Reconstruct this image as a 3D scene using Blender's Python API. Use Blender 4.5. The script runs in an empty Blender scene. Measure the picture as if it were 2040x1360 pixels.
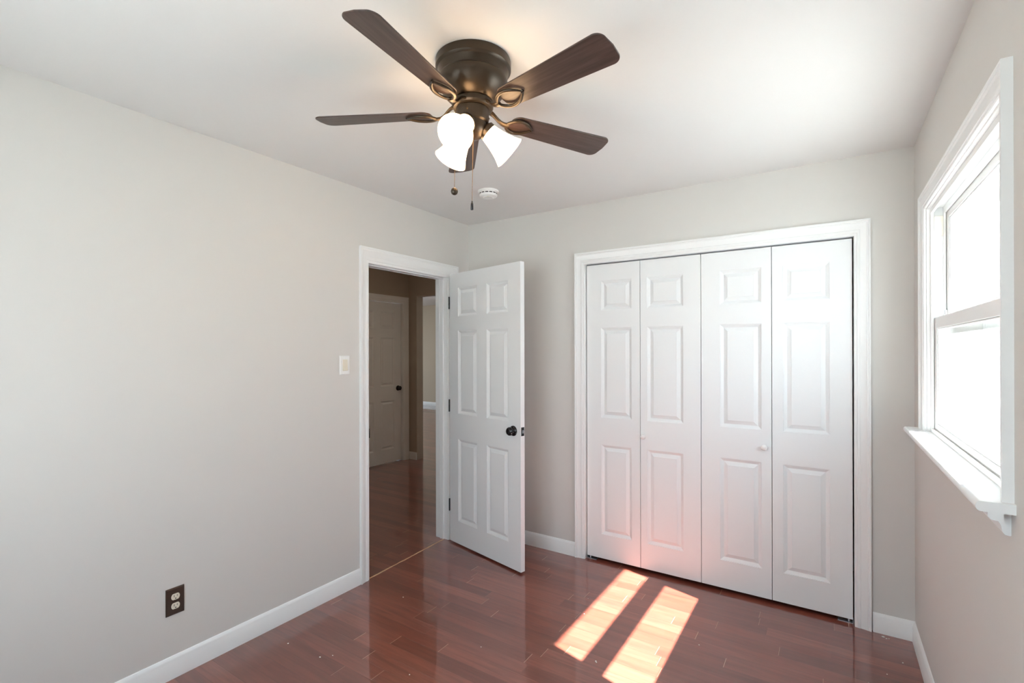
import bpy, bmesh, math, random
from mathutils import Vector, Matrix, Euler
random.seed(7)
S = bpy.context.scene
COL = S.collection
R = math.radians

# ------------------------------------------------------------------ dimensions
W, H, YR = 2.834, 2.486, -3.60          # right wall x, ceiling z, rear wall y
CAMX, CAMY, CAMZ = 2.4730, -3.1547, 1.4649

# ------------------------------------------------------------------ camera
cd = bpy.data.cameras.new('camera'); cam = bpy.data.objects.new('camera', cd); COL.objects.link(cam)
yaw, pit, rol, fpx, cy0 = 0.5761, 0.0005, -0.0023, 971.374, 696.922
cd.sensor_fit = 'HORIZONTAL'; cd.sensor_width = 36.0; cd.lens = 36.0 * fpx / 2040.0
cd.shift_y = (cy0 - 680.0) / 2040.0
cd.clip_start = 0.02; cd.clip_end = 200
fx = Vector((-math.sin(yaw), math.cos(yaw), 0)); rx = Vector((math.cos(yaw), math.sin(yaw), 0)); up = Vector((0, 0, 1))
Fv = math.cos(pit) * fx + math.sin(pit) * up; Uv = math.cos(pit) * up - math.sin(pit) * fx
Rv = math.cos(rol) * rx + math.sin(rol) * Uv; U2 = math.cos(rol) * Uv - math.sin(rol) * rx
cam.matrix_world = Matrix(((Rv.x, U2.x, -Fv.x, CAMX), (Rv.y, U2.y, -Fv.y, CAMY), (Rv.z, U2.z, -Fv.z, CAMZ), (0, 0, 0, 1)))
S.camera = cam

# ------------------------------------------------------------------ world, sun, view
SKY_STRENGTH, SUN_STRENGTH = 6.5, 72.0
w = bpy.data.worlds.new('sky'); S.world = w; w.use_nodes = True
nt = w.node_tree; nt.nodes.clear()
tc = nt.nodes.new('ShaderNodeTexCoord'); sp = nt.nodes.new('ShaderNodeSeparateXYZ'); rp = nt.nodes.new('ShaderNodeValToRGB')
bg = nt.nodes.new('ShaderNodeBackground'); wo = nt.nodes.new('ShaderNodeOutputWorld')
nt.links.new(tc.outputs['Generated'], sp.inputs[0]); nt.links.new(sp.outputs['Z'], rp.inputs[0])
rp.color_ramp.elements[0].position = 0.0; rp.color_ramp.elements[0].color = (0.87, 0.945, 1.0, 1)
rp.color_ramp.elements[1].position = 0.7; rp.color_ramp.elements[1].color = (0.66, 0.83, 1.0, 1)
nt.links.new(rp.outputs[0], bg.inputs['Color']); bg.inputs['Strength'].default_value = SKY_STRENGTH
nt.links.new(bg.outputs[0], wo.inputs[0])
sl = bpy.data.lights.new('sun', 'SUN'); sun = bpy.data.objects.new('sun', sl); COL.objects.link(sun)
sl.energy = SUN_STRENGTH; sl.angle = R(0.55); sl.color = (1.0, 0.97, 0.92)
SUN_DIR = Vector((-1.0, 0.27, -1.17)).normalized()
sun.rotation_euler = SUN_DIR.to_track_quat('-Z', 'Y').to_euler(); sun.location = (6, -2, 8)

def portal(loc, rot, sx, sy):
    l = bpy.data.lights.new('window_portal', 'AREA'); l.shape = 'RECTANGLE'; l.size = sx; l.size_y = sy
    l.cycles.is_portal = True
    o = bpy.data.objects.new('window_portal', l); COL.objects.link(o); o.location = loc; o.rotation_euler = rot
portal((W + 0.20, -0.935, 1.60), (0, R(90), 0), 1.0, 1.18)
portal((1.35, YR - 0.20, 1.38), (R(90), 0, 0), 1.8, 1.6)
portal((-2.45, 6.72, 1.3), (R(-90), 0, 0), 2.9, 1.8)
portal((-9.4, 4.0, 1.3), (0, R(-90), 0), 1.8, 3.0)

S.view_settings.view_transform = 'Standard'; S.view_settings.look = 'None'
S.view_settings.exposure = 0.16; S.view_settings.gamma = 1.0
S.view_settings.use_curve_mapping = False
S.cycles.use_denoising = True
S.cycles.max_bounces = 14; S.cycles.diffuse_bounces = 8; S.cycles.glossy_bounces = 6; S.cycles.transparent_max_bounces = 16
S.cycles.sample_clamp_indirect = 12.0
S.cycles.caustics_reflective = False; S.cycles.caustics_refractive = False

# ------------------------------------------------------------------ materials
def mat(name, col, rough=0.5, metal=0.0, spec=0.5, bump=0.0, bscale=60.0, var=0.0, coat=0.0, emit=None, estr=0.0):
    m = bpy.data.materials.new(name); m.use_nodes = True
    n = m.node_tree; b = n.nodes['Principled BSDF']
    b.inputs['Base Color'].default_value = (*col, 1); b.inputs['Roughness'].default_value = rough
    b.inputs['Metallic'].default_value = metal; b.inputs['Specular IOR Level'].default_value = spec
    b.inputs['Coat Weight'].default_value = coat
    if emit:
        b.inputs['Emission Color'].default_value = (*emit, 1); b.inputs['Emission Strength'].default_value = estr
    t = n.nodes.new('ShaderNodeTexCoord'); ns = n.nodes.new('ShaderNodeTexNoise')
    ns.inputs['Scale'].default_value = bscale; ns.inputs['Detail'].default_value = 4
    n.links.new(t.outputs['Object'], ns.inputs['Vector'])
    if bump > 0:
        bp = n.nodes.new('ShaderNodeBump'); bp.inputs['Strength'].default_value = bump; bp.inputs['Distance'].default_value = 0.002
        n.links.new(ns.outputs['Fac'], bp.inputs['Height']); n.links.new(bp.outputs[0], b.inputs['Normal'])
    if var > 0:
        mx = n.nodes.new('ShaderNodeMix'); mx.data_type = 'RGBA'
        mx.inputs[6].default_value = (*[c * (1 - var) for c in col], 1); mx.inputs[7].default_value = (*[min(1, c * (1 + var)) for c in col], 1)
        n.links.new(ns.outputs['Fac'], mx.inputs[0]); n.links.new(mx.outputs[2], b.inputs['Base Color'])
    return m

M = {}
M['wall'] = mat('wall_paint', (0.635, 0.622, 0.602), 0.75, spec=0.25, bump=0.05, bscale=220, var=0.012)
M['hallwall'] = mat('dimmed_hall_greige', (0.44, 0.385, 0.325), 0.75, spec=0.25, bump=0.05, bscale=220, var=0.012)  # bedroom greige with the hall's dimness put into the colour, darker and warmer
M['farwall'] = mat('beige_paint', (0.55, 0.475, 0.375), 0.75, spec=0.25, bump=0.05, bscale=220, var=0.012)
M['addedglow'] = mat('added_lamp_glow', (0.9, 0.88, 0.84), 0.4, var=0.01, emit=(1.0, 0.78, 0.55), estr=24.0)  # glow for the added, unseen hall lamp
M['ceiling'] = mat('ceiling_paint', (0.74, 0.74, 0.735), 0.85, spec=0.2, bump=0.05, bscale=150, var=0.01)
M['trim'] = mat('white_trim_paint', (0.81, 0.825, 0.83), 0.35, spec=0.45, bump=0.02, bscale=90, var=0.01)
M['door'] = mat('white_door_paint', (0.79, 0.81, 0.825), 0.42, spec=0.4, bump=0.04, bscale=140, var=0.01)
M['vinyl'] = mat('white_vinyl', (0.83, 0.84, 0.84), 0.35, spec=0.45, var=0.01)
M['cream'] = mat('cream_plastic', (0.78, 0.74, 0.66), 0.4, var=0.02)
M['ivory'] = mat('ivory_plastic', (0.72, 0.66, 0.55), 0.35, var=0.02)
M['plate'] = mat('white_plastic', (0.82, 0.82, 0.81), 0.35, var=0.01)
M['brownplate'] = mat('brown_metal_plate', (0.055, 0.032, 0.022), 0.3, metal=0.3, var=0.08)
M['black'] = mat('black_metal', (0.008, 0.008, 0.010), 0.22, metal=0.2, spec=0.6, var=0.1)
M['dark'] = mat('dark_slot', (0.01, 0.009, 0.008), 0.7, var=0.1)
M['bronze'] = mat('oil_rubbed_bronze', (0.050, 0.036, 0.024), 0.34, metal=0.5, spec=0.5, bump=0.02, bscale=300, var=0.08)
M['chain'] = mat('brass_chain', (0.20, 0.13, 0.07), 0.35, metal=0.8, var=0.1)
M['steel'] = mat('zinc_steel', (0.5, 0.52, 0.56), 0.35, metal=0.8, var=0.1)
M['raw'] = mat('raw_plank_edge', (0.50, 0.30, 0.17), 0.7, bump=0.3, bscale=120, var=0.35)
M['fleck'] = mat('white_paint_fleck', (0.85, 0.84, 0.80), 0.6, var=0.03)
M['closet'] = mat('closet_wall_paint', (0.55, 0.53, 0.5), 0.8, var=0.02)
M['soffit'] = mat('soffit_paint', (0.36, 0.37, 0.38), 0.7, var=0.02)
M['brick'] = mat('pale_siding', (0.55, 0.53, 0.5), 0.8, bump=0.2, bscale=30, var=0.1)
M['lawn'] = mat('pale_concrete', (0.29, 0.311, 0.315), 0.95, spec=0.1, bump=0.4, bscale=20, var=0.25)
M['bark'] = mat('bark', (0.12, 0.09, 0.07), 0.9, bump=0.6, bscale=25, var=0.3)
M['leaf'] = mat('tree_leaf', (0.20, 0.26, 0.16), 0.7, var=0.2, bscale=3)

def shade_mat():
    m = mat('frosted_lamp_glass', (0.9, 0.88, 0.84), 0.35, var=0.01, emit=(1.0, 0.64, 0.33), estr=14.0)
    return m
M['shade'] = shade_mat()
M['bulb'] = mat('lit_bulb', (0.9, 0.9, 0.9), 0.4, emit=(1.0, 0.66, 0.35), estr=90.0)

def glass_mat():
    m = bpy.data.materials.new('window_glass'); m.use_nodes = True
    n = m.node_tree; n.nodes.clear()
    o = n.nodes.new('ShaderNodeOutputMaterial'); tr = n.nodes.new('ShaderNodeBsdfTransparent'); gl = n.nodes.new('ShaderNodeBsdfGlossy')
    lw = n.nodes.new('ShaderNodeLayerWeight'); pw = n.nodes.new('ShaderNodeMath'); fr = n.nodes.new('ShaderNodeMath'); mx = n.nodes.new('ShaderNodeMixShader')
    lw.inputs['Blend'].default_value = 0.5; pw.operation = 'POWER'; pw.inputs[1].default_value = 5.0; fr.operation = 'MULTIPLY_ADD'; fr.inputs[1].default_value = 0.9; fr.inputs[2].default_value = 0.03
    n.links.new(lw.outputs['Facing'], pw.inputs[0]); n.links.new(pw.outputs[0], fr.inputs[0]); tr.inputs['Color'].default_value = (0.96, 0.975, 0.97, 1); gl.inputs['Roughness'].default_value = 0.01
    ns = n.nodes.new('ShaderNodeTexNoise'); bp = n.nodes.new('ShaderNodeBump'); ns.inputs['Scale'].default_value = 3
    bp.inputs['Strength'].default_value = 0.02; n.links.new(ns.outputs['Fac'], bp.inputs['Height']); n.links.new(bp.outputs[0], gl.inputs['Normal'])
    n.links.new(fr.outputs[0], mx.inputs[0]); n.links.new(tr.outputs[0], mx.inputs[1]); n.links.new(gl.outputs[0], mx.inputs[2]); n.links.new(mx.outputs[0], o.inputs[0])
    return m
M['glass'] = glass_mat()

def floor_mat():
    m = bpy.data.materials.new('cherry_plank_floor'); m.use_nodes = True
    n = m.node_tree; N = n.nodes; L = n.links; b = N['Principled BSDF']
    def math_(op, a, c=None, d=None):
        x = N.new('ShaderNodeMath'); x.operation = op
        for i, v in enumerate((a, c, d)):
            if v is None: continue
            if isinstance(v, (int, float)): x.inputs[i].default_value = v
            else: L.new(v, x.inputs[i])
        return x.outputs[0]
    def white(*comps):
        cb = N.new('ShaderNodeCombineXYZ'); wn = N.new('ShaderNodeTexWhiteNoise'); wn.noise_dimensions = '3D'
        for i, c in enumerate(comps):
            if isinstance(c, (int, float)): cb.inputs[i].default_value = c
            else: L.new(c, cb.inputs[i])
        L.new(cb.outputs[0], wn.inputs['Vector']); return wn.outputs['Value']
    def ramp(f, *stops):
        r = N.new('ShaderNodeValToRGB'); L.new(f, r.inputs[0]); e = r.color_ramp.elements
        while len(e) < len(stops): e.new(0.5)
        for q, (p, c) in zip(e, stops): q.position = p; q.color = (*c, 1)
        return r.outputs[0]
    def mix(f, a, c, mode='MIX'):
        x = N.new('ShaderNodeMix'); x.data_type = 'RGBA'; x.blend_type = mode
        for i, v in ((0, f), (6, a), (7, c)):
            if isinstance(v, (int, float)): x.inputs[i].default_value = v
            elif isinstance(v, tuple): x.inputs[i].default_value = (*v, 1)
            else: L.new(v, x.inputs[i])
        return x.outputs[2]
    t = N.new('ShaderNodeTexCoord'); s = N.new('ShaderNodeSeparateXYZ'); L.new(t.outputs['Object'], s.inputs[0])
    X, Y = s.outputs['X'], s.outputs['Y']
    PW = 0.0785
    yr = math_('DIVIDE', math_('ADD', Y, 10.0), PW); row = math_('FLOOR', yr); yf = math_('FRACT', yr)
    r1 = white(row, 1.3, 0.0); r2 = white(row, 7.7, 0.0)
    Lr = math_('ADD', 0.50, math_('MULTIPLY', r2, 0.55))
    xr = math_('DIVIDE', math_('ADD', math_('ADD', X, 20.0), math_('MULTIPLY', r1, 3.0)), Lr)
    pid = math_('FLOOR', xr); xf = math_('FRACT', xr)
    pr = white(row, pid, 3.1); pr2 = white(row, pid, 9.4)
    # distances to the joints, metres
    dy = math_('MULTIPLY', math_('MINIMUM', yf, math_('SUBTRACT', 1.0, yf)), PW)
    dx = math_('MULTIPLY', math_('MINIMUM', xf, math_('SUBTRACT', 1.0, xf)), Lr)
    # grain
    cb = N.new('ShaderNodeCombineXYZ')
    L.new(math_('ADD', math_('MULTIPLY', X, 1.6), math_('MULTIPLY', pr, 40.0)), cb.inputs[0]); L.new(math_('MULTIPLY', Y, 24.0), cb.inputs[1]); L.new(pr2, cb.inputs[2])
    g1 = N.new('ShaderNodeTexNoise'); g1.inputs['Scale'].default_value = 2.2; g1.inputs['Detail'].default_value = 7; g1.inputs['Roughness'].default_value = 0.62; g1.inputs['Distortion'].default_value = 0.6
    L.new(cb.outputs[0], g1.inputs['Vector'])
    cb2 = N.new('ShaderNodeCombineXYZ')
    L.new(math_('ADD', math_('MULTIPLY', X, 0.9), math_('MULTIPLY', pr2, 30.0)), cb2.inputs[0]); L.new(math_('MULTIPLY', Y, 5.0), cb2.inputs[1])
    g2 = N.new('ShaderNodeTexNoise'); g2.inputs['Scale'].default_value = 1.7; g2.inputs['Detail'].default_value = 3
    L.new(cb2.outputs[0], g2.inputs['Vector'])
    base = ramp(pr, (0.0, FLOOR_A), (0.55, FLOOR_B), (1.0, FLOOR_C))
    c = mix(ramp(g1.outputs['Fac'], (0.35, (0, 0, 0)), (0.72, (0.55, 0.55, 0.55))), base, (0.055, 0.014, 0.010))
    c = mix(ramp(g2.outputs['Fac'], (0.30, (0, 0, 0)), (0.75, (0.35, 0.35, 0.35))), c, (0.30, 0.085, 0.05))
    seam = math_('LESS_THAN', dy, 0.0006)
    c = mix(math_('MULTIPLY', seam, 0.55), c, (0.05, 0.015, 0.01))
    lit = white(row, pid, 5.5)
    endj = math_('MULTIPLY', math_('LESS_THAN', dx, 0.0011), math_('MULTIPLY', math_('GREATER_THAN', lit, 0.35), 0.75))
    c = mix(endj, c, (0.55, 0.36, 0.26))
    L.new(c, b.inputs['Base Color'])
    b.inputs['Roughness'].default_value = 0.30; b.inputs['Specular IOR Level'].default_value = 0.5
    b.inputs['Coat Weight'].default_value = 1.0; b.inputs['Coat Roughness'].default_value = 0.05; b.inputs['Coat IOR'].default_value = 1.68
    # soft edge bevel + slight waviness
    hgt = math_('MINIMUM', math_('MINIMUM', math_('DIVIDE', dy, 0.0025), math_('DIVIDE', dx, 0.0025)), 1.0)
    bp = N.new('ShaderNodeBump'); bp.inputs['Strength'].default_value = 0.35; bp.inputs['Distance'].default_value = 0.0006
    L.new(hgt, bp.inputs['Height'])
    nz = N.new('ShaderNodeTexNoise'); nz.inputs['Scale'].default_value = 9.0; nz.inputs['Detail'].default_value = 2
    L.new(t.outputs['Object'], nz.inputs['Vector'])
    bp2 = N.new('ShaderNodeBump'); bp2.inputs['Strength'].default_value = 0.025; bp2.inputs['Distance'].default_value = 0.01
    L.new(nz.outputs['Fac'], bp2.inputs['Height']); L.new(bp.outputs[0], bp2.inputs['Normal'])
    L.new(bp2.outputs[0], b.inputs['Normal']); L.new(bp2.outputs[0], b.inputs['Coat Normal'])
    return m
FLOOR_A, FLOOR_B, FLOOR_C = (0.140, 0.035, 0.023), (0.200, 0.054, 0.037), (0.265, 0.080, 0.055)
M['floor'] = floor_mat()

def blade_mat():
    m = bpy.data.materials.new('dark_walnut_blade'); m.use_nodes = True
    n = m.node_tree; N = n.nodes; L = n.links; b = N['Principled BSDF']
    t = N.new('ShaderNodeTexCoord'); mp = N.new('ShaderNodeMapping'); mp.inputs['Scale'].default_value = (3, 55, 10)
    L.new(t.outputs['Object'], mp.inputs['Vector'])
    ns = N.new('ShaderNodeTexNoise'); ns.inputs['Scale'].default_value = 1.6; ns.inputs['Detail'].default_value = 6; L.new(mp.outputs[0], ns.inputs['Vector'])
    r = N.new('ShaderNodeValToRGB'); L.new(ns.outputs['Fac'], r.inputs[0])
    r.color_ramp.elements[0].position = 0.3; r.color_ramp.elements[0].color = (0.036, 0.021, 0.017, 1)
    r.color_ramp.elements[1].position = 0.75; r.color_ramp.elements[1].color = (0.085, 0.055, 0.047, 1)
    L.new(r.outputs[0], b.inputs['Base Color']); b.inputs['Roughness'].default_value = 0.38
    return m
M['blade'] = blade_mat()

# ------------------------------------------------------------------ mesh helpers
class MB:
    def __init__(s): s.v, s.f = [], []
    def add(s, vs, fs):
        k = len(s.v); s.v += [tuple(v) for v in vs]; s.f += [tuple(i + k for i in f) for f in fs]; return s
    def box(s, x0, x1, y0, y1, z0, z1):
        x0, x1 = sorted((x0, x1)); y0, y1 = sorted((y0, y1)); z0, z1 = sorted((z0, z1))
        return s.add([(x0,y0,z0),(x1,y0,z0),(x1,y1,z0),(x0,y1,z0),(x0,y0,z1),(x1,y0,z1),(x1,y1,z1),(x0,y1,z1)],
                     [(0,3,2,1),(4,5,6,7),(0,1,5,4),(1,2,6,5),(2,3,7,6),(3,0,4,7)])
    def lathe(s, prof, n=48, mtx=None, close=True):
        vs, fs = [], []
        for r, z in prof:
            for i in range(n):
                a = 2 * math.pi * i / n; p = Vector((r * math.cos(a), r * math.sin(a), z)); vs.append(mtx @ p if mtx else p)
        for j in range(len(prof) - 1):
            for i in range(n):
                k = (i + 1) % n; fs.append((j*n+i, j*n+k, (j+1)*n+k, (j+1)*n+i))
        if close:
            fs.append(tuple(range(n))[::-1]); fs.append(tuple((len(prof)-1)*n + i for i in range(n)))
        return s.add(vs, fs)
    def tube(s, pts, rad, n=10, flat=1.0, upv=Vector((0, 0, 1)), caps=True):
        pts = [Vector(p) for p in pts]; vs, fs = [], []
        for i, p in enumerate(pts):
            d = (pts[min(i+1, len(pts)-1)] - pts[max(i-1, 0)]).normalized()
            a = d.cross(upv)
            if a.length < 1e-4: a = d.cross(Vector((1, 0, 0)))
            a.normalize(); c = a.cross(d).normalized(); r = rad[i] if isinstance(rad, (list, tuple)) else rad
            for k in range(n):
                t = 2 * math.pi * k / n; vs.append(p + a * r * math.cos(t) + c * r * flat * math.sin(t))
        for i in range(len(pts) - 1):
            for k in range(n):
                q = (k + 1) % n; fs.append((i*n+k, i*n+q, (i+1)*n+q, (i+1)*n+k))
        if caps: fs += [tuple(range(n))[::-1], tuple((len(pts)-1)*n + k for k in range(n))]
        return s.add(vs, fs)
    def prism(s, outline, z0, z1):
        n = len(outline); vs = [(x, y, z0) for x, y in outline] + [(x, y, z1) for x, y in outline]
        fs = [tuple(range(n))[::-1], tuple(range(n, 2*n))] + [(i, (i+1) % n, n + (i+1) % n, n + i) for i in range(n)]
        return s.add(vs, fs)
    def sweep(s, rings, closed_ring=True, caps=True):
        """rings: list of equally long vertex lists; joins ring to ring"""
        n = len(rings[0]); vs = [p for r in rings for p in r]; fs = []
        for i in range(len(rings) - 1):
            for k in range(n if closed_ring else n - 1):
                q = (k + 1) % n; fs.append((i*n+k, i*n+q, (i+1)*n+q, (i+1)*n+k))
        if caps: fs += [tuple(range(n))[::-1], tuple((len(rings)-1)*n + k for k in range(n))]
        return s.add(vs, fs)
    def obj(s, name, m, parent=None, smooth=None, bevel=0.0, solid=0.0, mtx=None):
        me = bpy.data.meshes.new(name); me.from_pydata(s.v, [], s.f)
        bm = bmesh.new(); bm.from_mesh(me); bmesh.ops.remove_doubles(bm, verts=bm.verts, dist=1e-6); bmesh.ops.recalc_face_normals(bm, faces=bm.faces)
        if mtx: bm.transform(mtx)
        bm.to_mesh(me); bm.free()
        me.materials.append(m)
        o = bpy.data.objects.new(name, me); COL.objects.link(o)
        if smooth is not None:
            for p in me.polygons: p.use_smooth = True
            me.set_sharp_from_angle(angle=R(smooth))
        if solid:
            md = o.modifiers.new('thickness', 'SOLIDIFY'); md.thickness = solid; md.offset = 0
        if bevel:
            md = o.modifiers.new('edge', 'BEVEL'); md.width = bevel; md.segments = 2; md.limit_method = 'ANGLE'; md.angle_limit = R(40)
        if parent: o.parent = parent
        return o

def tag(o, label=None, cat=None, kind=None, group=None):
    if label: o['label'] = label
    if cat: o['category'] = cat
    if kind: o['kind'] = kind
    if group: o['group'] = group
    return o
def empty(name, loc, rz=0.0, label=None, cat=None, kind=None, group=None):
    o = bpy.data.objects.new(name, None); COL.objects.link(o); o.location = loc; o.rotation_euler = (0, 0, rz)
    o.empty_display_size = 0.05
    return tag(o, label, cat, kind, group)
def T(x, y, z): return Matrix.Translation((x, y, z))

# ------------------------------------------------------------------ room shell
def wall_holes(axis, c0, c1, a0, a1, z0, z1, holes):
    """wall slab; axis 'x': thickness along x (c0..c1), length along y (a0..a1); holes (a0,a1,z0,z1), one opening each"""
    mb = MB(); As = sorted({a0, a1, *[h[0] for h in holes], *[h[1] for h in holes]}); Zs = sorted({z0, z1, *[h[2] for h in holes], *[h[3] for h in holes]})
    inside = lambda a, z: any(h[0] < a < h[1] and h[2] < z < h[3] for h in holes)
    P = (lambda c, a, z: (c, a, z)) if axis == 'x' else (lambda c, a, z: (a, c, z))
    nA, nZ = len(As) - 1, len(Zs) - 1
    ok = lambda i, j: 0 <= i < nA and 0 <= j < nZ and not inside((As[i]+As[i+1])/2, (Zs[j]+Zs[j+1])/2)
    q = lambda *p: mb.add(p, [(0, 1, 2, 3)])
    for i in range(nA):
        for j in range(nZ):
            if not ok(i, j): continue
            A, B, C, D = As[i], As[i+1], Zs[j], Zs[j+1]
            for c in (c0, c1): q(P(c, A, C), P(c, B, C), P(c, B, D), P(c, A, D))
            if not ok(i-1, j): q(P(c0, A, C), P(c1, A, C), P(c1, A, D), P(c0, A, D))
            if not ok(i+1, j): q(P(c0, B, C), P(c1, B, C), P(c1, B, D), P(c0, B, D))
            if not ok(i, j-1): q(P(c0, A, C), P(c1, A, C), P(c1, B, C), P(c0, B, C))
            if not ok(i, j+1): q(P(c0, A, D), P(c1, A, D), P(c1, B, D), P(c0, B, D))
    return mb
def struct(o, label, cat): return tag(o, label, cat, 'structure')

DY0, DY1, DZ = -1.035, -0.262, 2.030                  # bedroom doorway in the left wall
CX0, CX1, CZ = 1.035, 2.585, 2.072                    # closet opening in the back wall
WY0, WY1, WZ0, WZ1 = -1.512, -0.358, 1.080, 2.090     # window opening in the right wall
RX0, RX1, RZ0, RZ1 = 0.50, 2.20, 0.60, 2.15           # opening for the added rear window
HX, HY, FY, FH = -2.30, 1.63, 6.52, 2.66                        # hall far wall, hall end wall, far room end wall

struct(wall_holes('x', -0.12, 0.0, YR, 1.75, 0, H, [(DY0 - .02, DY1 + .02, 0, DZ + .02)]).obj('wall_left', M['wall']), 'plain greige left wall with the open doorway', 'wall')
struct(wall_holes('y', 0.0, 0.12, 0.0, W, 0, H, [(CX0 - .02, CX1 + .02, 0, CZ + .02)]).obj('wall_back', M['wall']), 'greige wall around the white closet doors', 'wall')
struct(wall_holes('x', W, W + 0.16, YR - .16, 0.9, -0.1, H, [(WY0, WY1, WZ0, WZ1)]).obj('wall_right', M['wall']), 'greige right wall with the bright window', 'wall')
struct(wall_holes('y', YR - 0.16, YR, -2.5, W, -0.1, H, [(RX0, RX1, RZ0, RZ1)]).obj('wall_rear', M['wall']), 'greige wall at the rear of the bedroom', 'wall')
struct(MB().box(-0.0, W, YR, 0.0, H, H + .12).obj('ceiling', M['ceiling']), 'white bedroom ceiling with the fan', 'ceiling')
struct(MB().box(-0.045, W, YR, 0.90, -0.1, 0).obj('floor', M['floor']), 'glossy red cherry plank bedroom floor', 'floor')
# closet
struct(MB().box(0.0, W, 0.78, 0.9, 0, H).add([], []).obj('wall_closet', M['closet']), 'plain wall inside the dark closet', 'wall')
struct(MB().box(0.0, W, 0.12, 0.78, H, H + .12).obj('ceiling_closet', M['ceiling']), 'ceiling inside the closet', 'ceiling')
# hall and far room
struct(MB().box(-9.2, -0.045, YR, FY + .12, -0.1, 0).obj('floor_hall', M['floor']), 'dark cherry plank hall floor beyond the doorway', 'floor')
HD0, HD1, HDZ = 0.69, 1.515, 2.095
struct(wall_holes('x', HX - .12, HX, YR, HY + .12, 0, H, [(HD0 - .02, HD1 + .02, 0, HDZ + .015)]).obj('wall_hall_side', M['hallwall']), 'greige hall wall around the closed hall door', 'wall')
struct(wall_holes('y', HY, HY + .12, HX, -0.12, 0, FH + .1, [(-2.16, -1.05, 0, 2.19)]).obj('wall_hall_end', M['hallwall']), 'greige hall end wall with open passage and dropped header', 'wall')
struct(MB().box(HX, 0.0, YR, HY, H, H + .12).obj('ceiling_hall', M['ceiling']), 'hall ceiling beyond the doorway', 'ceiling')
struct(MB().box(HX - .8, HX - .7, HY - 1.4, HY + .12, 0, H).obj('wall_hall_closet', M['closet']), 'wall behind the closed hall door', 'wall')
struct(wall_holes('y', FY, FY + .12, -9.2, -0.3, 0, FH + .1, [(-3.9, -1.0, 0.40, 2.20)]).obj('wall_far', M['farwall']), 'pale beige wall of the room beyond the hall', 'wall')
struct(wall_holes('x', -9.32, -9.2, HY, FY + .12, 0, FH + .1, [(2.5, 5.5, .40, 2.20)]).obj('wall_far_side', M['farwall']), 'side wall of the room beyond the hall', 'wall')
struct(MB().box(-0.3, -0.18, HY + .12, FY + .12, 0, FH + .1).obj('wall_far_right', M['farwall']), 'right side wall of the room beyond the hall', 'wall')
struct(MB().box(-9.2, HX - .0, HY, HY + .12, 0, FH + .1).obj('wall_far_near', M['farwall']), 'near wall of the room beyond the hall', 'wall')
struct(MB().box(-9.3, -0.2, HY + .12, FY + .12, FH, FH + .12).obj('ceiling_far', M['ceiling']), 'white ceiling strip of the room beyond the hall', 'ceiling')

# ------------------------------------------------------------------ mouldings
BASE = [(0, 0), (0.013, 0), (0.013, 0.072), (0.0105, 0.078), (0.0105, 0.083), (0.008, 0.090), (0.004, 0.097), (0.0, 0.099)]
def baseboard(name, p0, p1, nrm, label, c0=0.0, c1=0.0):
    p0 = Vector((*p0, 0)); p1 = Vector((*p1, 0)); n = Vector((*nrm, 0)); d = (p1 - p0).normalized()
    r0 = [p0 + n * t + d * (t * c0) + Vector((0, 0, z)) for t, z in BASE]; r1 = [p1 + n * t - d * (t * c1) + Vector((0, 0, z)) for t, z in BASE]
    return struct(MB().sweep([r0, r1]).obj(name, M['trim'], smooth=25), label, 'baseboard')
baseboard('baseboard_left', (0, YR), (0, -1.110), (1, 0), 'long white baseboard along the left wall', 1, 0)
baseboard('baseboard_left', (0, -0.145), (0, 0), (1, 0), 'short white baseboard in the corner behind the open door', 0, 1)
baseboard('baseboard_back', (0, 0), (0.960, 0), (0, -1), 'white baseboard between open door and closet', 1, 0)
baseboard('baseboard_back', (2.662, 0), (W, 0), (0, -1), 'short white baseboard right of the closet', 0, 1)
baseboard('baseboard_right', (W, 0), (W, YR), (-1, 0), 'white baseboard below the window wall', 1, 1)
baseboard('baseboard_hall', (HX, HY), (-2.16, HY), (0, -1), 'short white baseboard at the hall corner', 1, 0)
baseboard('baseboard_far', (-9.2, FY), (-0.3, FY), (0, -1), 'white baseboard on the far room wall')

CAS = [(0.0, 0.0), (0.0, 0.007), (0.05, 0.009), (0.16, 0.009), (0.20, 0.012), (0.34, 0.012), (0.38, 0.0105), (0.70, 0.014), (0.78, 0.0175), (0.86, 0.016), (0.90, 0.0195), (1.0, 0.0195), (1.0, 0.0)]
def casing(mb, to3, xl, xr, zt, wl, wr, wh, z0=0.0, prof=CAS):
    rings = [[], [], [], []]
    for u, d in prof:
        rings[0].append(to3(xl - u * wl, d, z0)); rings[1].append(to3(xl - u * wl, d, zt + u * wh))
        rings[2].append(to3(xr + u * wr, d, zt + u * wh)); rings[3].append(to3(xr + u * wr, d, z0))
    return mb.sweep(rings)
onL = lambda a, d, z: (d, a, z)            # on the left wall, facing +x
onHL = lambda a, d, z: (-0.12 - d, a, z)   # its hall side
onB = lambda a, d, z: (a, -d, z)           # on the back wall, facing -y
onR = lambda a, d, z: (W - d, a, z)        # on the right wall, facing -x
onH = lambda a, d, z: (HX + d, a, z)

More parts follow.
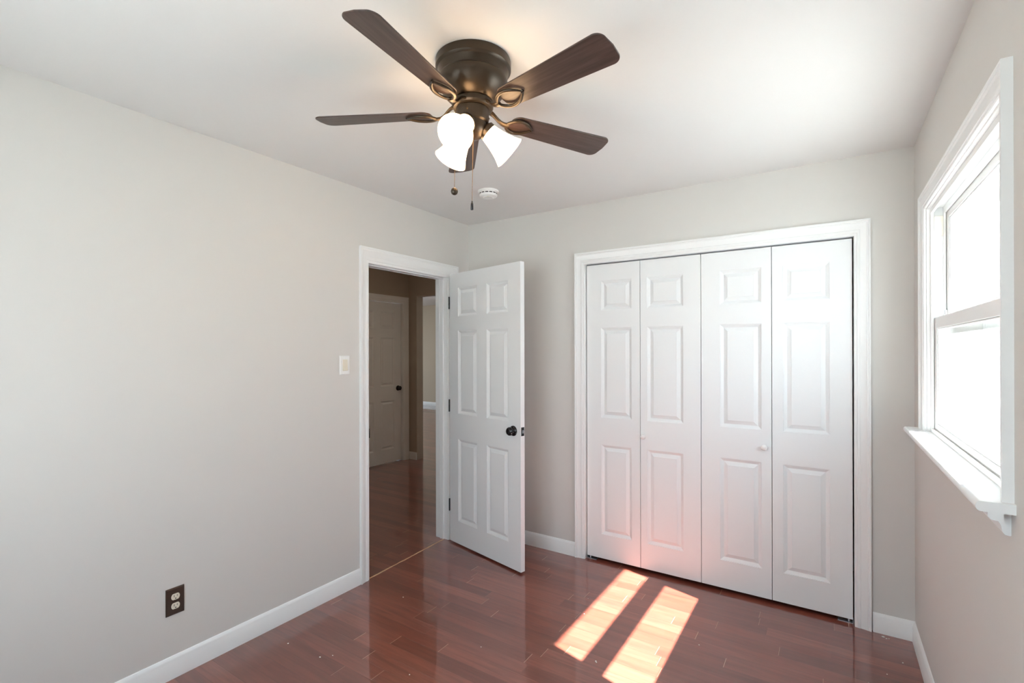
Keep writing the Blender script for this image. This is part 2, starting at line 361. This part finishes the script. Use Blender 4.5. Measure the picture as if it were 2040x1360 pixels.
# bedroom doorway: casing, jambs, stop
t = empty('trim_1', (0, DY0, 0)); struct(t, 'white casing and jamb around the open doorway', 'door frame')
inv = T(0, -DY0, 0)
casing(MB(), onL, DY0 - .004, DY1 + .004, DZ - .006, 0.070, 0.108, 0.100).obj('casing', M['trim'], t, smooth=25, mtx=inv)
casing(MB(), onHL, DY0 - .004, DY1 + .004, DZ - .006, 0.070, 0.080, 0.080).obj('casing', M['trim'], t, smooth=25, mtx=inv)
MB().box(-.12, 0, DY0 - .02, DY0, 0, DZ + .02).box(-.12, 0, DY1, DY1 + .02, 0, DZ + .02).box(-.12, 0, DY0, DY1, DZ, DZ + .02).obj('jamb', M['trim'], t, mtx=inv)
MB().box(-.075, -.04, DY0, DY0 + .011, 0, DZ).box(-.075, -.04, DY1 - .011, DY1, 0, DZ).box(-.075, -.04, DY0 + .011, DY1 - .011, DZ - .011, DZ).obj('door_stop', M['trim'], t, bevel=.002, mtx=inv)
tag(MB().box(-.036, 0.0085, DY0 - .001, DY0 + .0015, 0.905, 0.965).obj('strike_plate', M['black'], t, mtx=inv), 'black strike plate')
# rough plank edge across the doorway
pts = [(-0.006 - 0.030 * i / 40 + random.uniform(-.0015, .0015), DY0 + 0.01 + (DY1 - DY0 - .02) * i / 40) for i in range(41)]
mb = MB(); mb.sweep([[(x - .004 - random.uniform(0, .002), y, 0.0), (x - .003, y, .0025 + random.uniform(0, .0015)), (x + .002, y, .0025), (x + .003 + random.uniform(0, .002), y, 0.0)] for x, y in pts])
struct(mb.obj('threshold', M['raw']), 'raw pale plank edge across the doorway floor', 'threshold')

# closet frame
t = empty('trim_2', (CX0, 0, 0)); struct(t, 'white ridged casing and jamb around the closet', 'door frame')
inv = T(-CX0, 0, 0)
casing(MB(), onB, CX0, CX1, CZ - .008, 0.072, 0.072, 0.083).obj('casing', M['trim'], t, smooth=25, mtx=inv)
MB().box(CX0 - .02, CX0, 0, .12, 0, CZ + .02).box(CX1, CX1 + .02, 0, .12, 0, CZ + .02).box(CX0, CX1, 0, .12, CZ, CZ + .02).obj('jamb', M['trim'], t, mtx=inv)
MB().box(CX0 + .002, CX1 - .002, .030, .054, CZ - .008, CZ).obj('track', M['steel'], t, mtx=inv)

# ------------------------------------------------------------------ panel doors
def panel_leaf(w, h, th, cols, rows, back=True):
    """a moulded leaf: x 0..w, face at y=0 looking to -y, back at y=th, z 0..h; every cols x rows cell is a raised panel"""
    mb = MB(); xs = sorted({0, w, *[v for c in cols for v in c]}); zs = sorted({0, h, *[v for r in rows for v in r]})
    prof = [(0, 0), (0.0006, 0.0030), (0.004, 0.0036), (0.017, 0.0118), (0.0195, 0.0128), (0.021, 0.0122), (0.0405, 0.0042), (0.0415, 0.0022)]
    for side in ((0, 1, 0), (1, -1, th)) if back else ((0, 1, 0),):
        sy, s0 = side[1], side[2]
        for i in range(len(xs) - 1):
            for j in range(len(zs) - 1):
                x0, x1, z0, z1 = xs[i], xs[i+1], zs[j], zs[j+1]
                if (x0, x1) in cols and (z0, z1) in rows:
                    rings = [[(x0 + a, s0 + sy * d, z0 + a), (x1 - a, s0 + sy * d, z0 + a), (x1 - a, s0 + sy * d, z1 - a), (x0 + a, s0 + sy * d, z1 - a)] for a, d in prof]
                    k = len(rings); vs = [p for r in rings for p in r]
                    fs = [(4*q + e, 4*q + (e+1) % 4, 4*q + 4 + (e+1) % 4, 4*q + 4 + e) for q in range(k - 1) for e in range(4)] + [(4*k-4, 4*k-3, 4*k-2, 4*k-1)]
                    mb.add(vs, fs)
                else:
                    mb.add([(x0, s0, z0), (x1, s0, z0), (x1, s0, z1), (x0, s0, z1)], [(0, 1, 2, 3)])
    if not back: mb.add([(0, th, 0), (w, th, 0), (w, th, h), (0, th, h)], [(0, 1, 2, 3)])
    for i in range(len(xs) - 1):
        for z in (0, h): mb.add([(xs[i], 0, z), (xs[i+1], 0, z), (xs[i+1], th, z), (xs[i], th, z)], [(0, 1, 2, 3)])
    for j in range(len(zs) - 1):
        for x in (0, w): mb.add([(x, 0, zs[j]), (x, 0, zs[j+1]), (x, th, zs[j+1]), (x, th, zs[j])], [(0, 1, 2, 3)])
    return mb
def round_knob(parent, x, y, z, sgn, m, big=True, name='knob'):
    """knob whose axis is local y, sticking out to sgn*y"""
    mtx = T(x, y, z) @ Matrix.Rotation(R(90) * (1 if sgn < 0 else -1), 4, 'X')
    if big:
        p = [(0.034, 0.0), (0.034, 0.004), (0.030, 0.008), (0.019, 0.010), (0.0165, 0.013), (0.0170, 0.016), (0.0225, 0.019), (0.0270, 0.025), (0.0285, 0.033), (0.0275, 0.041), (0.0225, 0.048), (0.012, 0.052), (0.004, 0.0525)]
    else:
        p = [(0.008, 0.0), (0.008, 0.006), (0.0075, 0.010), (0.012, 0.014), (0.0165, 0.020), (0.0165, 0.025), (0.013, 0.030), (0.006, 0.0325), (0.002, 0.033)]
    o = MB().lathe(p, 40, mtx).obj(name, m, parent, smooth=50)
    if big:
        MB().lathe([(0.006, 0.0525), (0.006, 0.0537), (0.002, 0.0539)], 20, mtx).obj('lock_button', m, o, smooth=40)
    return o
ROWS = [(0.170, 0.785), (0.977, 1.600), (1.708, 1.922)]

# bedroom door, hinged near the corner, open into the room
d1 = empty('door_1', (0.0382, -0.2789, 0.013), -0.23233, 'white six-panel door standing open into the room', 'door', 'structure')
panel_leaf(0.768, 2.034, 0.036, [(0.102, 0.323), (0.430, 0.651)], ROWS).obj('door_panel', M['door'], d1, smooth=12, bevel=0.0)
k = round_knob(d1, 0.700, 0.0, 0.918, -1, M['black']); tag(k, 'black round privacy knob')
k = round_knob(d1, 0.700, 0.036, 0.918, 1, M['black'])
tag(MB().box(0.7675, 0.7695, 0.005, 0.031, 0.890, 0.947).obj('latch_plate', M['black'], d1), 'black latch plate on door edge')
MB().prism([(0.769, 0.011), (0.778, 0.011), (0.772, 0.025), (0.769, 0.025)], 0.908, 0.928).obj('latch_bolt', M['steel'], d1)
for z in (0.272, 1.03, 1.815):
    h = MB().box(-0.0095, -0.0005, 0.003, 0.034, z - .044, z + .044).box(-.012, -.0095, .0, .034, z - .044, z + .044)
    h.lathe([(0.0055, z - .047), (0.0055, z + .047)], 14, T(-0.005, -0.004, 0))
    tag(h.obj('hinge', M['black'], d1, smooth=40), 'black butt hinge')

# closet: two bifold pairs of three-panel leaves
LZ, LH, LY, LT = 0.022, 2.036, 0.020, 0.034
def leaf(parent, x0, x1, px0, px1):
    w_ = x1 - x0
    o = panel_leaf(w_ - .0035, LH, LT, [(px0 - x0 - .0017, px1 - x0 - .0017)], [(0.168, 0.788), (0.976, 1.596), (1.718, 1.922)]).obj('door_panel', M['door'], parent, smooth=12)
    o.location = (x0 + .0017 - parent.location.x, 0, 0); return o
dA = empty('door_2', (1.045, LY, LZ), 0, 'left bifold pair of white closet doors', 'door', 'structure')
leaf(dA, 1.040, 1.424, 1.148, 1.366); lf = leaf(dA, 1.424, 1.808, 1.470, 1.702)
tag(round_knob(lf, 0.022, 0, 0.872, -1, M['plate'], False), 'small white wooden knob')
dB = empty('door_3', (1.808, LY, LZ), 0, 'right bifold pair of white closet doors', 'door', 'structure')
lf = leaf(dB, 1.808, 2.197, 1.918, 2.144); leaf(dB, 2.197, 2.580, 2.254, 2.477)
tag(round_knob(lf, 0.350, 0, 0.877, -1, M['plate'], False), 'small white wooden knob')
for nm, xx in (('left', CX0 + .004), ('right', CX1 - .074)):
    b = MB().box(xx, xx + .07, .022, .05, 0.0, .003).box(xx if nm == 'left' else xx + .067, (xx if nm == 'left' else xx + .067) + .003, .022, .05, 0.003, .020)
    b.lathe([(0.005, .003), (0.005, .020)], 12, T(xx + (.02 if nm == 'left' else .05), .036, 0))
    tag(b.obj('door_pivot_bracket', M['steel']), 'small steel pivot bracket on the floor at the %s closet jamb' % nm, 'bracket')

# hall door (closed) with its frame
d4 = empty('door_4', (HX - .030, HD0, 0.012), R(90), 'closed white six-panel hall door beyond the doorway', 'door', 'structure')
hw = HD1 - HD0 - .006
panel_leaf(hw, 2.072, 0.036, [(0.115, 0.355), (0.465, 0.705)], [(0.17, 0.80), (0.99, 1.62), (1.735, 1.955)], back=False).obj('door_panel', M['door'], d4, smooth=12)
tag(round_knob(d4, hw - 0.055, 0.0, 0.955, -1, M['black']), 'black round knob')
t = empty('trim_3', (HX, HD0, 0)); struct(t, 'white casing around the closed hall door', 'door frame'); inv = T(-HX, -HD0, 0)
casing(MB(), onH, HD0 - .004, HD1 + .004, HDZ - .004, 0.075, 0.090, 0.085).obj('casing', M['trim'], t, smooth=25, mtx=inv)
MB().box(HX - .12, HX, HD0 - .02, HD0, 0, HDZ + .015).box(HX - .12, HX, HD1, HD1 + .02, 0, HDZ + .015).box(HX - .12, HX, HD0, HD1, HDZ, HDZ + .015).obj('jamb', M['trim'], t, mtx=inv)

# ------------------------------------------------------------------ windows
def window(name, origin, rz, wid, z0, z1, label, cw=0.062, horn=(0.05, 0.05)):
    """local frame: x along the opening 0..wid, room at -y, outside at +y, z absolute"""
    e = empty(name, (*origin, 0), rz, label, 'window', 'structure')
    zm = (z0 + z1) / 2
    f = MB()                                                   # jamb liner and frame
    f.box(0, .012, 0, .16, z0, z1).box(wid - .012, wid, 0, .16, z0, z1).box(.012, wid - .012, 0, .16, z1 - .012, z1).box(.012, wid - .012, .0, .175, z0, z0 + .020)
    for x0, x1 in ((.012, .030), (wid - .030, wid - .012)):    # side tracks
        f.box(x0, x1, .012, .022, z0 + .02, z1 - .012).box(x0, x1, .054, .062, z0 + .02, z1 - .012).box(x0, x1, .096, .14, z0 + .02, z1 - .012)
    f.box(.030, wid - .030, .012, .022, z1 - .034, z1 - .012).box(.030, wid - .030, .054, .062, z1 - .040, z1 - .012).box(.030, wid - .030, .096, .14, z1 - .050, z1 - .012)
    f.box(.030, wid - .030, .012, .020, z0 + .02, z0 + .042)
    f.obj('window_frame', M['vinyl'], e, bevel=.0015)
    tag(MB().box(.012, .030, .0225, .0535, z1 - .135, z1 - .050).box(wid - .030, wid - .012, .0225, .0535, z1 - .135, z1 - .050).obj('balance_cover', M['cream'], e, bevel=.002), 'cream plastic balance covers')
    # sashes
    def sash(nm, ya, yb, za, zb, tr, br):
        x0, x1, st = .018, wid - .018, .052
        s = MB().box(x0, x0 + st, ya, yb, za, zb).box(x1 - st, x1, ya, yb, za, zb).box(x0 + st, x1 - st, ya, yb, za, za + br).box(x0 + st, x1 - st, ya, yb, zb - tr, zb)
        g = .006; ym = (ya + yb) / 2                            # glazing bead
        for yy in (ya + .004, yb - .008):
            s.box(x0 + st, x0 + st + g, yy, yy + .004, za + br, zb - tr).box(x1 - st - g, x1 - st, yy, yy + .004, za + br, zb - tr)
            s.box(x0 + st, x1 - st, yy, yy + .004, za + br, za + br + g).box(x0 + st, x1 - st, yy, yy + .004, zb - tr - g, zb - tr)
        o = s.obj(nm, M['vinyl'], e, bevel=.0015)
        MB().box(x0 + st - .002, x1 - st + .002, ym - .002, ym + .002, za + br - .002, zb - tr + .002).obj('pane', M['glass'], o)
        return o
    lo = sash('lower_sash', .024, .052, z0 + .022, zm + .016, .046, .044)
    up_ = sash('upper_sash', .064, .094, zm - .055, z1 - .016, .050, .062)
    for fx_ in (.22, .78):
        lk = MB().box(wid * fx_ - .022, wid * fx_ + .022, .030, .050, zm + .016, zm + .020).lathe([(0.010, zm + .020), (0.008, zm + .028)], 16, T(wid * fx_, .04, 0)).box(wid * fx_ - .004, wid * fx_ + .03, .034, .042, zm + .022, zm + .027)
        lk.obj('sash_lock', M['vinyl'], lo, bevel=.001)
    for x_ in (.030, wid - .048):
        tag(MB().box(x_, x_ + .018, .056, .063, zm + .030, zm + .048).obj('sash_stop', M['steel'], up_, bevel=.001), 'small grey sash stop clip')
    # interior casing, stool, apron
    to = lambda a, d, z: (a, -d, z)
    wc = [(u, d * 1.12) for u, d in CAS]
    casing(MB(), to, .004, wid - .004, z1 - .006, cw, cw, cw, z0 + .026, wc).obj('casing', M['trim'], e, smooth=25)
    st = MB(); x0, x1 = -cw - horn[0], wid + cw + horn[1]; zt = z0 + .026; n = 8
    nose = [(0.0, zt - .024)] + [(-.060 - .010 * math.sin(math.pi * i / n), zt - .012 - .012 * math.cos(math.pi * i / n)) for i in range(n + 1)] + [(0.0, zt)]
    st.sweep([[(x, y, z) for y, z in nose] for x in (x0, x1)]); st.box(.0, wid, 0.0, .014, zt - .024, zt)
    st.obj('window_sill', M['trim'], e, smooth=40)
    ap = MB()
    pr = [(-.020, zt - .0245), (-.048, zt - .0245), (-.048, zt - .034), (-.042, zt - .041), (-.034, zt - .043), (-.020, zt - .043)]
    xa, xb = -cw - .004, wid + .034
    ap.sweep([[(x, y, z) for y, z in pr] for x in (xa - .012, wid + cw + .006)])
    pr2 = [(0, zt - .0245), (-.0205, zt - .0245), (-.024, zt - .0435), (-.024, zt - .050), (-.020, zt - .056), (-.017, zt - .064), (-.0155, zt - .076), (-.011, zt - .082), (-.003, zt - .084), (0, zt - .083)]
    ap.sweep([[(x, y, z) for y, z in pr2] for x in (xa, xb)])
    ap.obj('apron', M['trim'], e, smooth=30)
    # outside: brick mould and sloped sill
    ex = MB().box(-.05, .012, .16, .185, z0 - .02, z1 + .05).box(wid - .012, wid + .05, .16, .185, z0 - .02, z1 + .05).box(.012, wid - .012, .16, .185, z1 - .012, z1 + .05)
    ex.sweep([[(x, .10, z0 + .018), (x, .21, z0 - .012), (x, .21, z0 - .035), (x, .16, z0 - .035), (x, .16, z0 - .001), (x, .10, z0 - .0)] for x in (.0, wid)])
    ex.obj('exterior_trim', M['vinyl'], e)
    return e
# right wall: local x runs along -y of the room
window('window_1', (W, WY1), R(-90), WY1 - WY0, WZ0, WZ1, 'bright white double-hung window on the right wall', horn=(0.05, 0.010))
window('added_window_2', (RX1, YR), R(180), RX1 - RX0, RZ0, RZ1, 'added white double-hung window on the unseen rear wall')  # unseen rear window, added and sized for fill light
# unseen far room windows, added to light the far room and hall
t = empty('added_window_3', (-2.45, FY, 0), 0, 'added wide window lighting the room beyond the hall', 'window', 'structure')
f = MB().box(-1.45, 1.45, .02, .08, .40, .46).box(-1.45, 1.45, .02, .08, 2.14, 2.20).box(-1.45, -1.39, .02, .08, .46, 2.14).box(1.39, 1.45, .02, .08, .46, 2.14).box(-.03, .03, .02, .08, .46, 2.14)
f.obj('window_frame', M['vinyl'], t); MB().box(-1.39, 1.39, .045, .05, .46, 2.14).obj('pane', M['glass'], t)
t = empty('added_window_4', (-9.2, 4.0, 0), 0, 'added wide window lighting the room beyond the hall from its far side', 'window', 'structure')
f = MB().box(-.08, -.02, -1.5, 1.5, .40, .46).box(-.08, -.02, -1.5, 1.5, 2.14, 2.20).box(-.08, -.02, -1.5, -1.44, .46, 2.14).box(-.08, -.02, 1.44, 1.5, .46, 2.14)
f.obj('window_frame', M['vinyl'], t); MB().box(-.05, -.045, -1.44, 1.44, .46, 2.14).obj('pane', M['glass'], t)

# ------------------------------------------------------------------ outside
struct(MB().box(-14, 40, -40, 40, -0.75, -0.7).obj('ground_outside', M['lawn']), 'sunlit pale concrete outside the window', 'ground')
EX = 0.43
eave = MB().box(-9.4, W + .16 + EX, YR - .16 - EX, FY + .7, H + .32, H + .46)
eave.box(W + .16, W + .16 + EX, YR - .16 - EX, FY + .7, H - .04, H + .32).box(-9.4, W + .16, YR - .16 - EX, YR - .16, H - .04, H + .32)
struct(eave.obj('roof_eave', M['soffit']), 'pale roof slab with eave soffit above the windows', 'roof')

# ------------------------------------------------------------------ ceiling fan
FX, FYc = 1.417, -1.776
fan = empty('ceiling_fan', (FX, FYc, H), 0, 'dark bronze five-blade ceiling fan with three lit glass shades', 'ceiling fan')
fan.rotation_euler = Matrix.Rotation(R(1.1), 4, fx).to_euler()        # hangs very slightly out of true
MB().lathe([(0.060, 0.004), (0.131, 0.004), (0.1335, -.003), (0.1335, -.028), (0.131, -.032), (0.126, -.036), (0.119, -.056), (0.1185, -.060), (0.1215, -.064), (0.1225, -.072), (0.121, -.084), (0.115, -.100), (0.104, -.116), (0.090, -.130), (0.076, -.139), (0.070, -.142)], 72, close=True).obj('motor_housing', M['bronze'], fan, smooth=28)
hub = MB().lathe([(0.066, -.141), (0.072, -.143), (0.073, -.148), (0.073, -.160), (0.069, -.166), (0.060, -.168)], 56).obj('flywheel', M['bronze'], fan, smooth=30)
sw = MB().lathe([(0.056, -.167), (0.0585, -.170), (0.0585, -.205), (0.056, -.212), (0.050, -.217), (0.049, -.235), (0.044, -.252), (0.030, -.266), (0.012, -.272), (0.004, -.278)], 56).obj('switch_housing', M['bronze'], fan, smooth=30)
for i in range(3):
    a = R(-70 + 120 * i)
    MB().lathe([(0.0035, 0), (0.0035, .003), (0.002, .0045)], 10, Matrix.Rotation(a, 4, 'Z') @ T(.058, 0, -.190) @ Matrix.Rotation(R(90), 4, 'Y')).obj('screw', M['chain'], sw, smooth=40)

ZB = 2.305 - H                      # blade plane below the ceiling
r0, r1, w0, w1 = 0.150, 0.576, 0.046, 0.061
def blade_outline():
    pts = []
    def corner(cx, cy, rad, a0, a1, n=7):
        for i in range(n + 1):
            a = R(a0 + (a1 - a0) * i / n); pts.append((cx + rad * math.cos(a), cy + rad * math.sin(a)))
    corner(r0 + .034, -w0 + .034 * 1.0, .034, 180, 262); corner(r1 - .030, -w1 + .030, .030, -88, -14)
    pts.append((r1 + .003, 0)); corner(r1 - .030, w1 - .030, .030, 14, 88); corner(r0 + .034, w0 - .034, .034, 98, 180)
    return pts
def bez(p0, p1, p2, p3, n=12):
    p0, p1, p2, p3 = map(Vector, (p0, p1, p2, p3))
    return [(1-t)**3*p0 + 3*(1-t)**2*t*p1 + 3*(1-t)*t*t*p2 + t**3*p3 for t in [i/n for i in range(n+1)]]
PITCH = Matrix.Rotation(R(-12), 4, 'X')
proto = None
for i in range(5):
    az = R(-11.0 + 72 * i)
    if proto is None:
        b = MB().prism(blade_outline(), -.0025, .0025).obj('blade', M['blade'], fan, bevel=.0012, smooth=30)
        arm = MB()
        # stem: out of the flywheel, dips, then rises flat under the blade
        ip = PITCH.inverted()
        st = bez((0.066, 0, .024), (0.095, 0, .020), (0.098, 0, -.018), (0.140, 0, -.012), 12)
        st = [ip @ p * (1) if False else Vector((p.x, p.y, p.z)) for p in st]
        arm.tube(st, [0.013 - .004 * math.sin(math.pi * q / 12) for q in range(13)], 12, 0.5, Vector((0, 1, 0)).cross(Vector((1, 0, 0))))
        for s in (1, -1):           # the open teardrop loop
            lp = bez((0.132, 0, -.012), (0.150, s * .044, -.010), (0.200, s * .046, -.010), (0.238, s * .004, -.008), 16)
            arm.tube(lp, [0.0070 if q < 12 else 0.0070 - .0007 * (q - 12) for q in range(17)], 10, 0.7)
        arm.tube([(0.238, 0, -.008), (0.246, 0, -.006)], [.0075, .004], 10, .6)
        ao = arm.obj('blade_arm', M['bronze'], b, smooth=50)
        proto = (b, ao)
    else:
        b = proto[0].copy(); COL.objects.link(b); b.parent = fan
        ao = proto[1].copy(); COL.objects.link(ao); ao.parent = b
    b.matrix_local = T(0, 0, ZB) @ Matrix.Rotation(az, 4, 'Z') @ PITCH

# lamp arms, sockets, bell shades, bulbs
def shade_prof():
    return [(0.0260, 0.0), (0.0290, 0.004), (0.0305, 0.012), (0.0325, 0.025), (0.0365, 0.045), (0.0425, 0.068), (0.0490, 0.088), (0.0560, 0.104), (0.0605, 0.113)]
proto = None
for i in range(3):
    az = R(44 + 120 * i)
    if proto is None:
        e = shade = MB().lathe(shade_prof(), 48, close=False).obj('lamp_shade', M['shade'], fan, smooth=60, solid=.003)
        so = MB().lathe([(0.010, -.036), (0.017, -.034), (0.021, -.026), (0.022, -.012), (0.0275, -.008), (0.0330, -.003), (0.0335, .012), (0.0315, .012)], 32).tube([(0, 0, -.075), (0, 0, -.030)], .010, 14, 1.0, Vector((0, 1, 0))).obj('lamp_socket', M['bronze'], shade, smooth=40)
        bu = MB().lathe([(0.011, .014), (0.012, .028), (0.018, .042), (0.0225, .056), (0.0220, .068), (0.0165, .079), (0.007, .0845), (0.002, .085)], 28).obj('bulb', M['bulb'], shade, smooth=60)
        proto = (shade, so, bu)
    else:
        shade = proto[0].copy(); COL.objects.link(shade); shade.parent = fan
        for q in proto[1:]:
            c = q.copy(); COL.objects.link(c); c.parent = shade
    # local +z is the shade's axis, from socket to mouth; tilt 45 degrees outwards and down
    shade.matrix_local = Matrix.Rotation(az, 4, 'Z') @ T(0.050, 0, -.236) @ Matrix.Rotation(R(180 - 50), 4, 'Y')

def chain(x, y, z0, z1, kind):
    m = MB(); n = int((z0 - z1) / .0042); 
    for q in range(n):
        z = z0 - (z0 - z1) * q / n
        m.lathe([(0.0004, -.0016), (0.0014, -.0009), (0.0017, 0), (0.0014, .0009), (0.0004, .0016)], 6, T(x, y, z))
    m.tube([(x, y, z0), (x, y, z1)], .0004, 5, 1.0, Vector((0, 1, 0)))
    o = m.obj('pull_chain', M['chain'], fan, smooth=60)
    if kind == 'ball':
        MB().lathe([(0.001, .0135), (0.006, .012), (0.0105, .008), (0.0130, 0), (0.0105, -.008), (0.006, -.012), (0.001, -.0135)], 24, T(x, y, z1 - .012)).obj('chain_pull', M['bronze'], o, smooth=60)
    else:
        MB().lathe([(0.0022, .0), (0.0040, -.002), (0.0046, -.008), (0.0050, -.024), (0.0040, -.0255)], 20, T(x, y, z1)).lathe([(0.0010, 0.006), (0.0025, .004), (0.0025, .0)], 12, T(x, y, z1)).obj('chain_pull', M['black'], o, smooth=40)
rt = Vector((math.cos(yaw), math.sin(yaw)))
chain(-.060 * rt.x, -.060 * rt.y, -.170, 2.040 - H, 'ball')
chain(.006 * rt.x + .03 * math.sin(yaw), .006 * rt.y - .03 * math.cos(yaw), -.225, 1.980 - H, 'pull')
MB().tube([(-.050 * rt.x, -.050 * rt.y, -.186), (-.061 * rt.x, -.061 * rt.y, -.186)], .004, 10).obj('chain_outlet', M['bronze'], sw, smooth=40)

# ------------------------------------------------------------------ hall lamp, out of the frame, added to brighten the dim hall
hl = empty('added_hall_lamp', (-0.95, 0.15, H), 0, 'unseen round lamp added to brighten the hall', 'ceiling lamp')
MB().lathe([(0.15, 0), (0.155, -.002), (0.155, -.025), (0.14, -.03)], 40).obj('added_lamp_base', M['bronze'], hl, smooth=35)
MB().lathe([(0.138, -.028), (0.134, -.05), (0.118, -.075), (0.085, -.097), (0.04, -.108), (0.004, -.110)], 40).obj('added_lamp_dome', M['addedglow'], hl, smooth=50)

# ------------------------------------------------------------------ smoke detector
sd = empty('smoke_detector', (0.645, -0.615, H), 0, 'round white smoke detector on the ceiling beyond the fan', 'smoke detector')
MB().lathe([(0.060, 0), (0.0665, -.001), (0.0665, -.010), (0.063, -.013)], 48).obj('base_plate', M['plate'], sd, smooth=35)
body = MB().lathe([(0.057, -.0125), (0.0575, -.030), (0.054, -.037), (0.046, -.041), (0.034, -.0425), (0.030, -.046), (0.018, -.0475), (0.004, -.048)], 48).obj('cover', M['plate'], sd, smooth=30)
vt = MB()
for i in range(14):
    a0, a1 = R(i * 360 / 14 + 3), R((i + 1) * 360 / 14 - 3); rr = 0.0578
    ring = [[(rr * math.cos(a0 + (a1 - a0) * q / 4), rr * math.sin(a0 + (a1 - a0) * q / 4), z) for q in range(5)] for z in (-.0185, -.0245)]
    vt.add(ring[0] + ring[1], [(q, q + 1, q + 6, q + 5) for q in range(4)])
vt.obj('vent_slots', M['dark'], body)
MB().lathe([(0.0075, 0), (0.0075, -.002), (0.002, -.0024)], 20, T(.016, -.024, -.0437)).obj('test_button', M['ivory'], body, smooth=40)

# ------------------------------------------------------------------ switch and outlet on the left wall
def plate_mb(hy, hz, th):
    return MB().sweep([[(0, -hy, -hz), (0, hy, -hz), (0, hy, hz), (0, -hy, hz)], [(th * .45, -hy, -hz), (th * .45, hy, -hz), (th * .45, hy, hz), (th * .45, -hy, hz)], [(th, -hy + .004, -hz + .004), (th, hy - .004, -hz + .004), (th, hy - .004, hz - .004), (th, -hy + .004, hz - .004)]])
ls = empty('light_switch', (0, -1.2215, 1.3765), 0, 'white light switch plate with cream rocker left of the doorway', 'light switch')
plate_mb(0.036, 0.058, .006).obj('switch_plate', M['plate'], ls, bevel=.001)
tag(MB().sweep([[(.0055, -.0175, -.0345), (.0055, .0175, -.0345), (.0055, .0175, .0345), (.0055, -.0175, .0345)], [(.0075, -.0175, -.0345), (.0075, .0175, -.0345), (.0075, .0175, .0345), (.0075, -.0175, .0345)]]).obj('rocker_frame', M['ivory'], ls), 'cream rocker surround')
tag(MB().add([(.0075, -.0150, -.032), (.0075, .0150, -.032), (.0075, .0150, .032), (.0075, -.0150, .032), (.0145, -.0150, -.031), (.0145, .0150, -.031), (.0105, .0150, .001), (.0105, -.0150, .001), (.0080, .0150, .031), (.0080, -.0150, .031)],
    [(0,3,2,1), (4,5,6,7), (7,6,8,9), (0,1,5,4), (3,9,8,2), (0,4,7,9,3), (1,2,8,6,5)]).obj('rocker', M['ivory'], ls, bevel=.0008), 'cream rocker paddle')
for z in (-.048, .048):
    MB().lathe([(0.003, 0), (0.003, .001), (0.001, .0014)], 14, T(.006, 0, z) @ Matrix.Rotation(R(90), 4, 'Y')).obj('screw', M['plate'], ls, smooth=40)

wo_ = empty('wall_outlet', (0, -2.141, 0.3415), 0, 'brown outlet plate with two ivory sockets low on the left wall', 'outlet')
plate_mb(0.0375, 0.0605, .0065).obj('outlet_plate', M['brownplate'], wo_, bevel=.0012)
for z in (.0205, -.0205):
    m = MB(); out = []
    for q in range(40):
        a = 2 * math.pi * q / 40; out.append((0.0172 * math.cos(a), max(-.0135, min(.0135, .0172 * math.sin(a)))))
    m.sweep([[(.006, a, z + b_) for a, b_ in out], [(.0082, a, z + b_) for a, b_ in out], [(.0088, a * .94, z + b_ * .94) for a, b_ in out]])
    rc = tag(m.obj('receptacle', M['ivory'], wo_, smooth=30), 'ivory socket')
    s_ = MB().box(.0084, .0092, -.0075, -.0053, z - .001, z + .0085).box(.0084, .0092, .0053, .0072, z + .0005, z + .008)
    s_.lathe([(0.0026, .0084), (0.0026, .0092)], 14, T(0, 0, z - .0075) @ Matrix.Rotation(R(90), 4, 'Y'))
    s_.obj('slots', M['dark'], rc)
MB().lathe([(0.003, 0), (0.003, .001), (0.001, .0015)], 14, T(.0065, 0, 0) @ Matrix.Rotation(R(90), 4, 'Y')).obj('screw', M['brownplate'], wo_, smooth=40)

# ------------------------------------------------------------------ paint flecks on the floor
fl = MB()
spots = [(2.702, -.04, .010), (2.715, -.052, .005), (2.726, -.047, .004), (1.55, -1.016, .006), (1.556, -1.022, .004), (1.33, -.665, .004), (0.43, -1.70, .006), (0.47, -1.66, .004), (1.28, -.50, .003), (0.88, -1.56, .004), (0.20, -1.72, .006), (2.76, -.25, .004), (2.69, -.39, .003), (1.93, -.62, .003), (1.03, -1.22, .003), (0.35, -1.08, .005)]
for x, y, r in spots:
    k = random.randint(5, 7); a0 = random.random() * 6
    fl.prism([(x + r * random.uniform(.4, 1) * math.cos(a0 + 2 * math.pi * q / k), y + r * random.uniform(.3, .8) * math.sin(a0 + 2 * math.pi * q / k)) for q in range(k)], 0.0002, 0.0012)
tag(fl.obj('paint_flecks', M['fleck']), 'tiny white paint flecks scattered on the cherry floor', 'paint flecks', 'stuff')
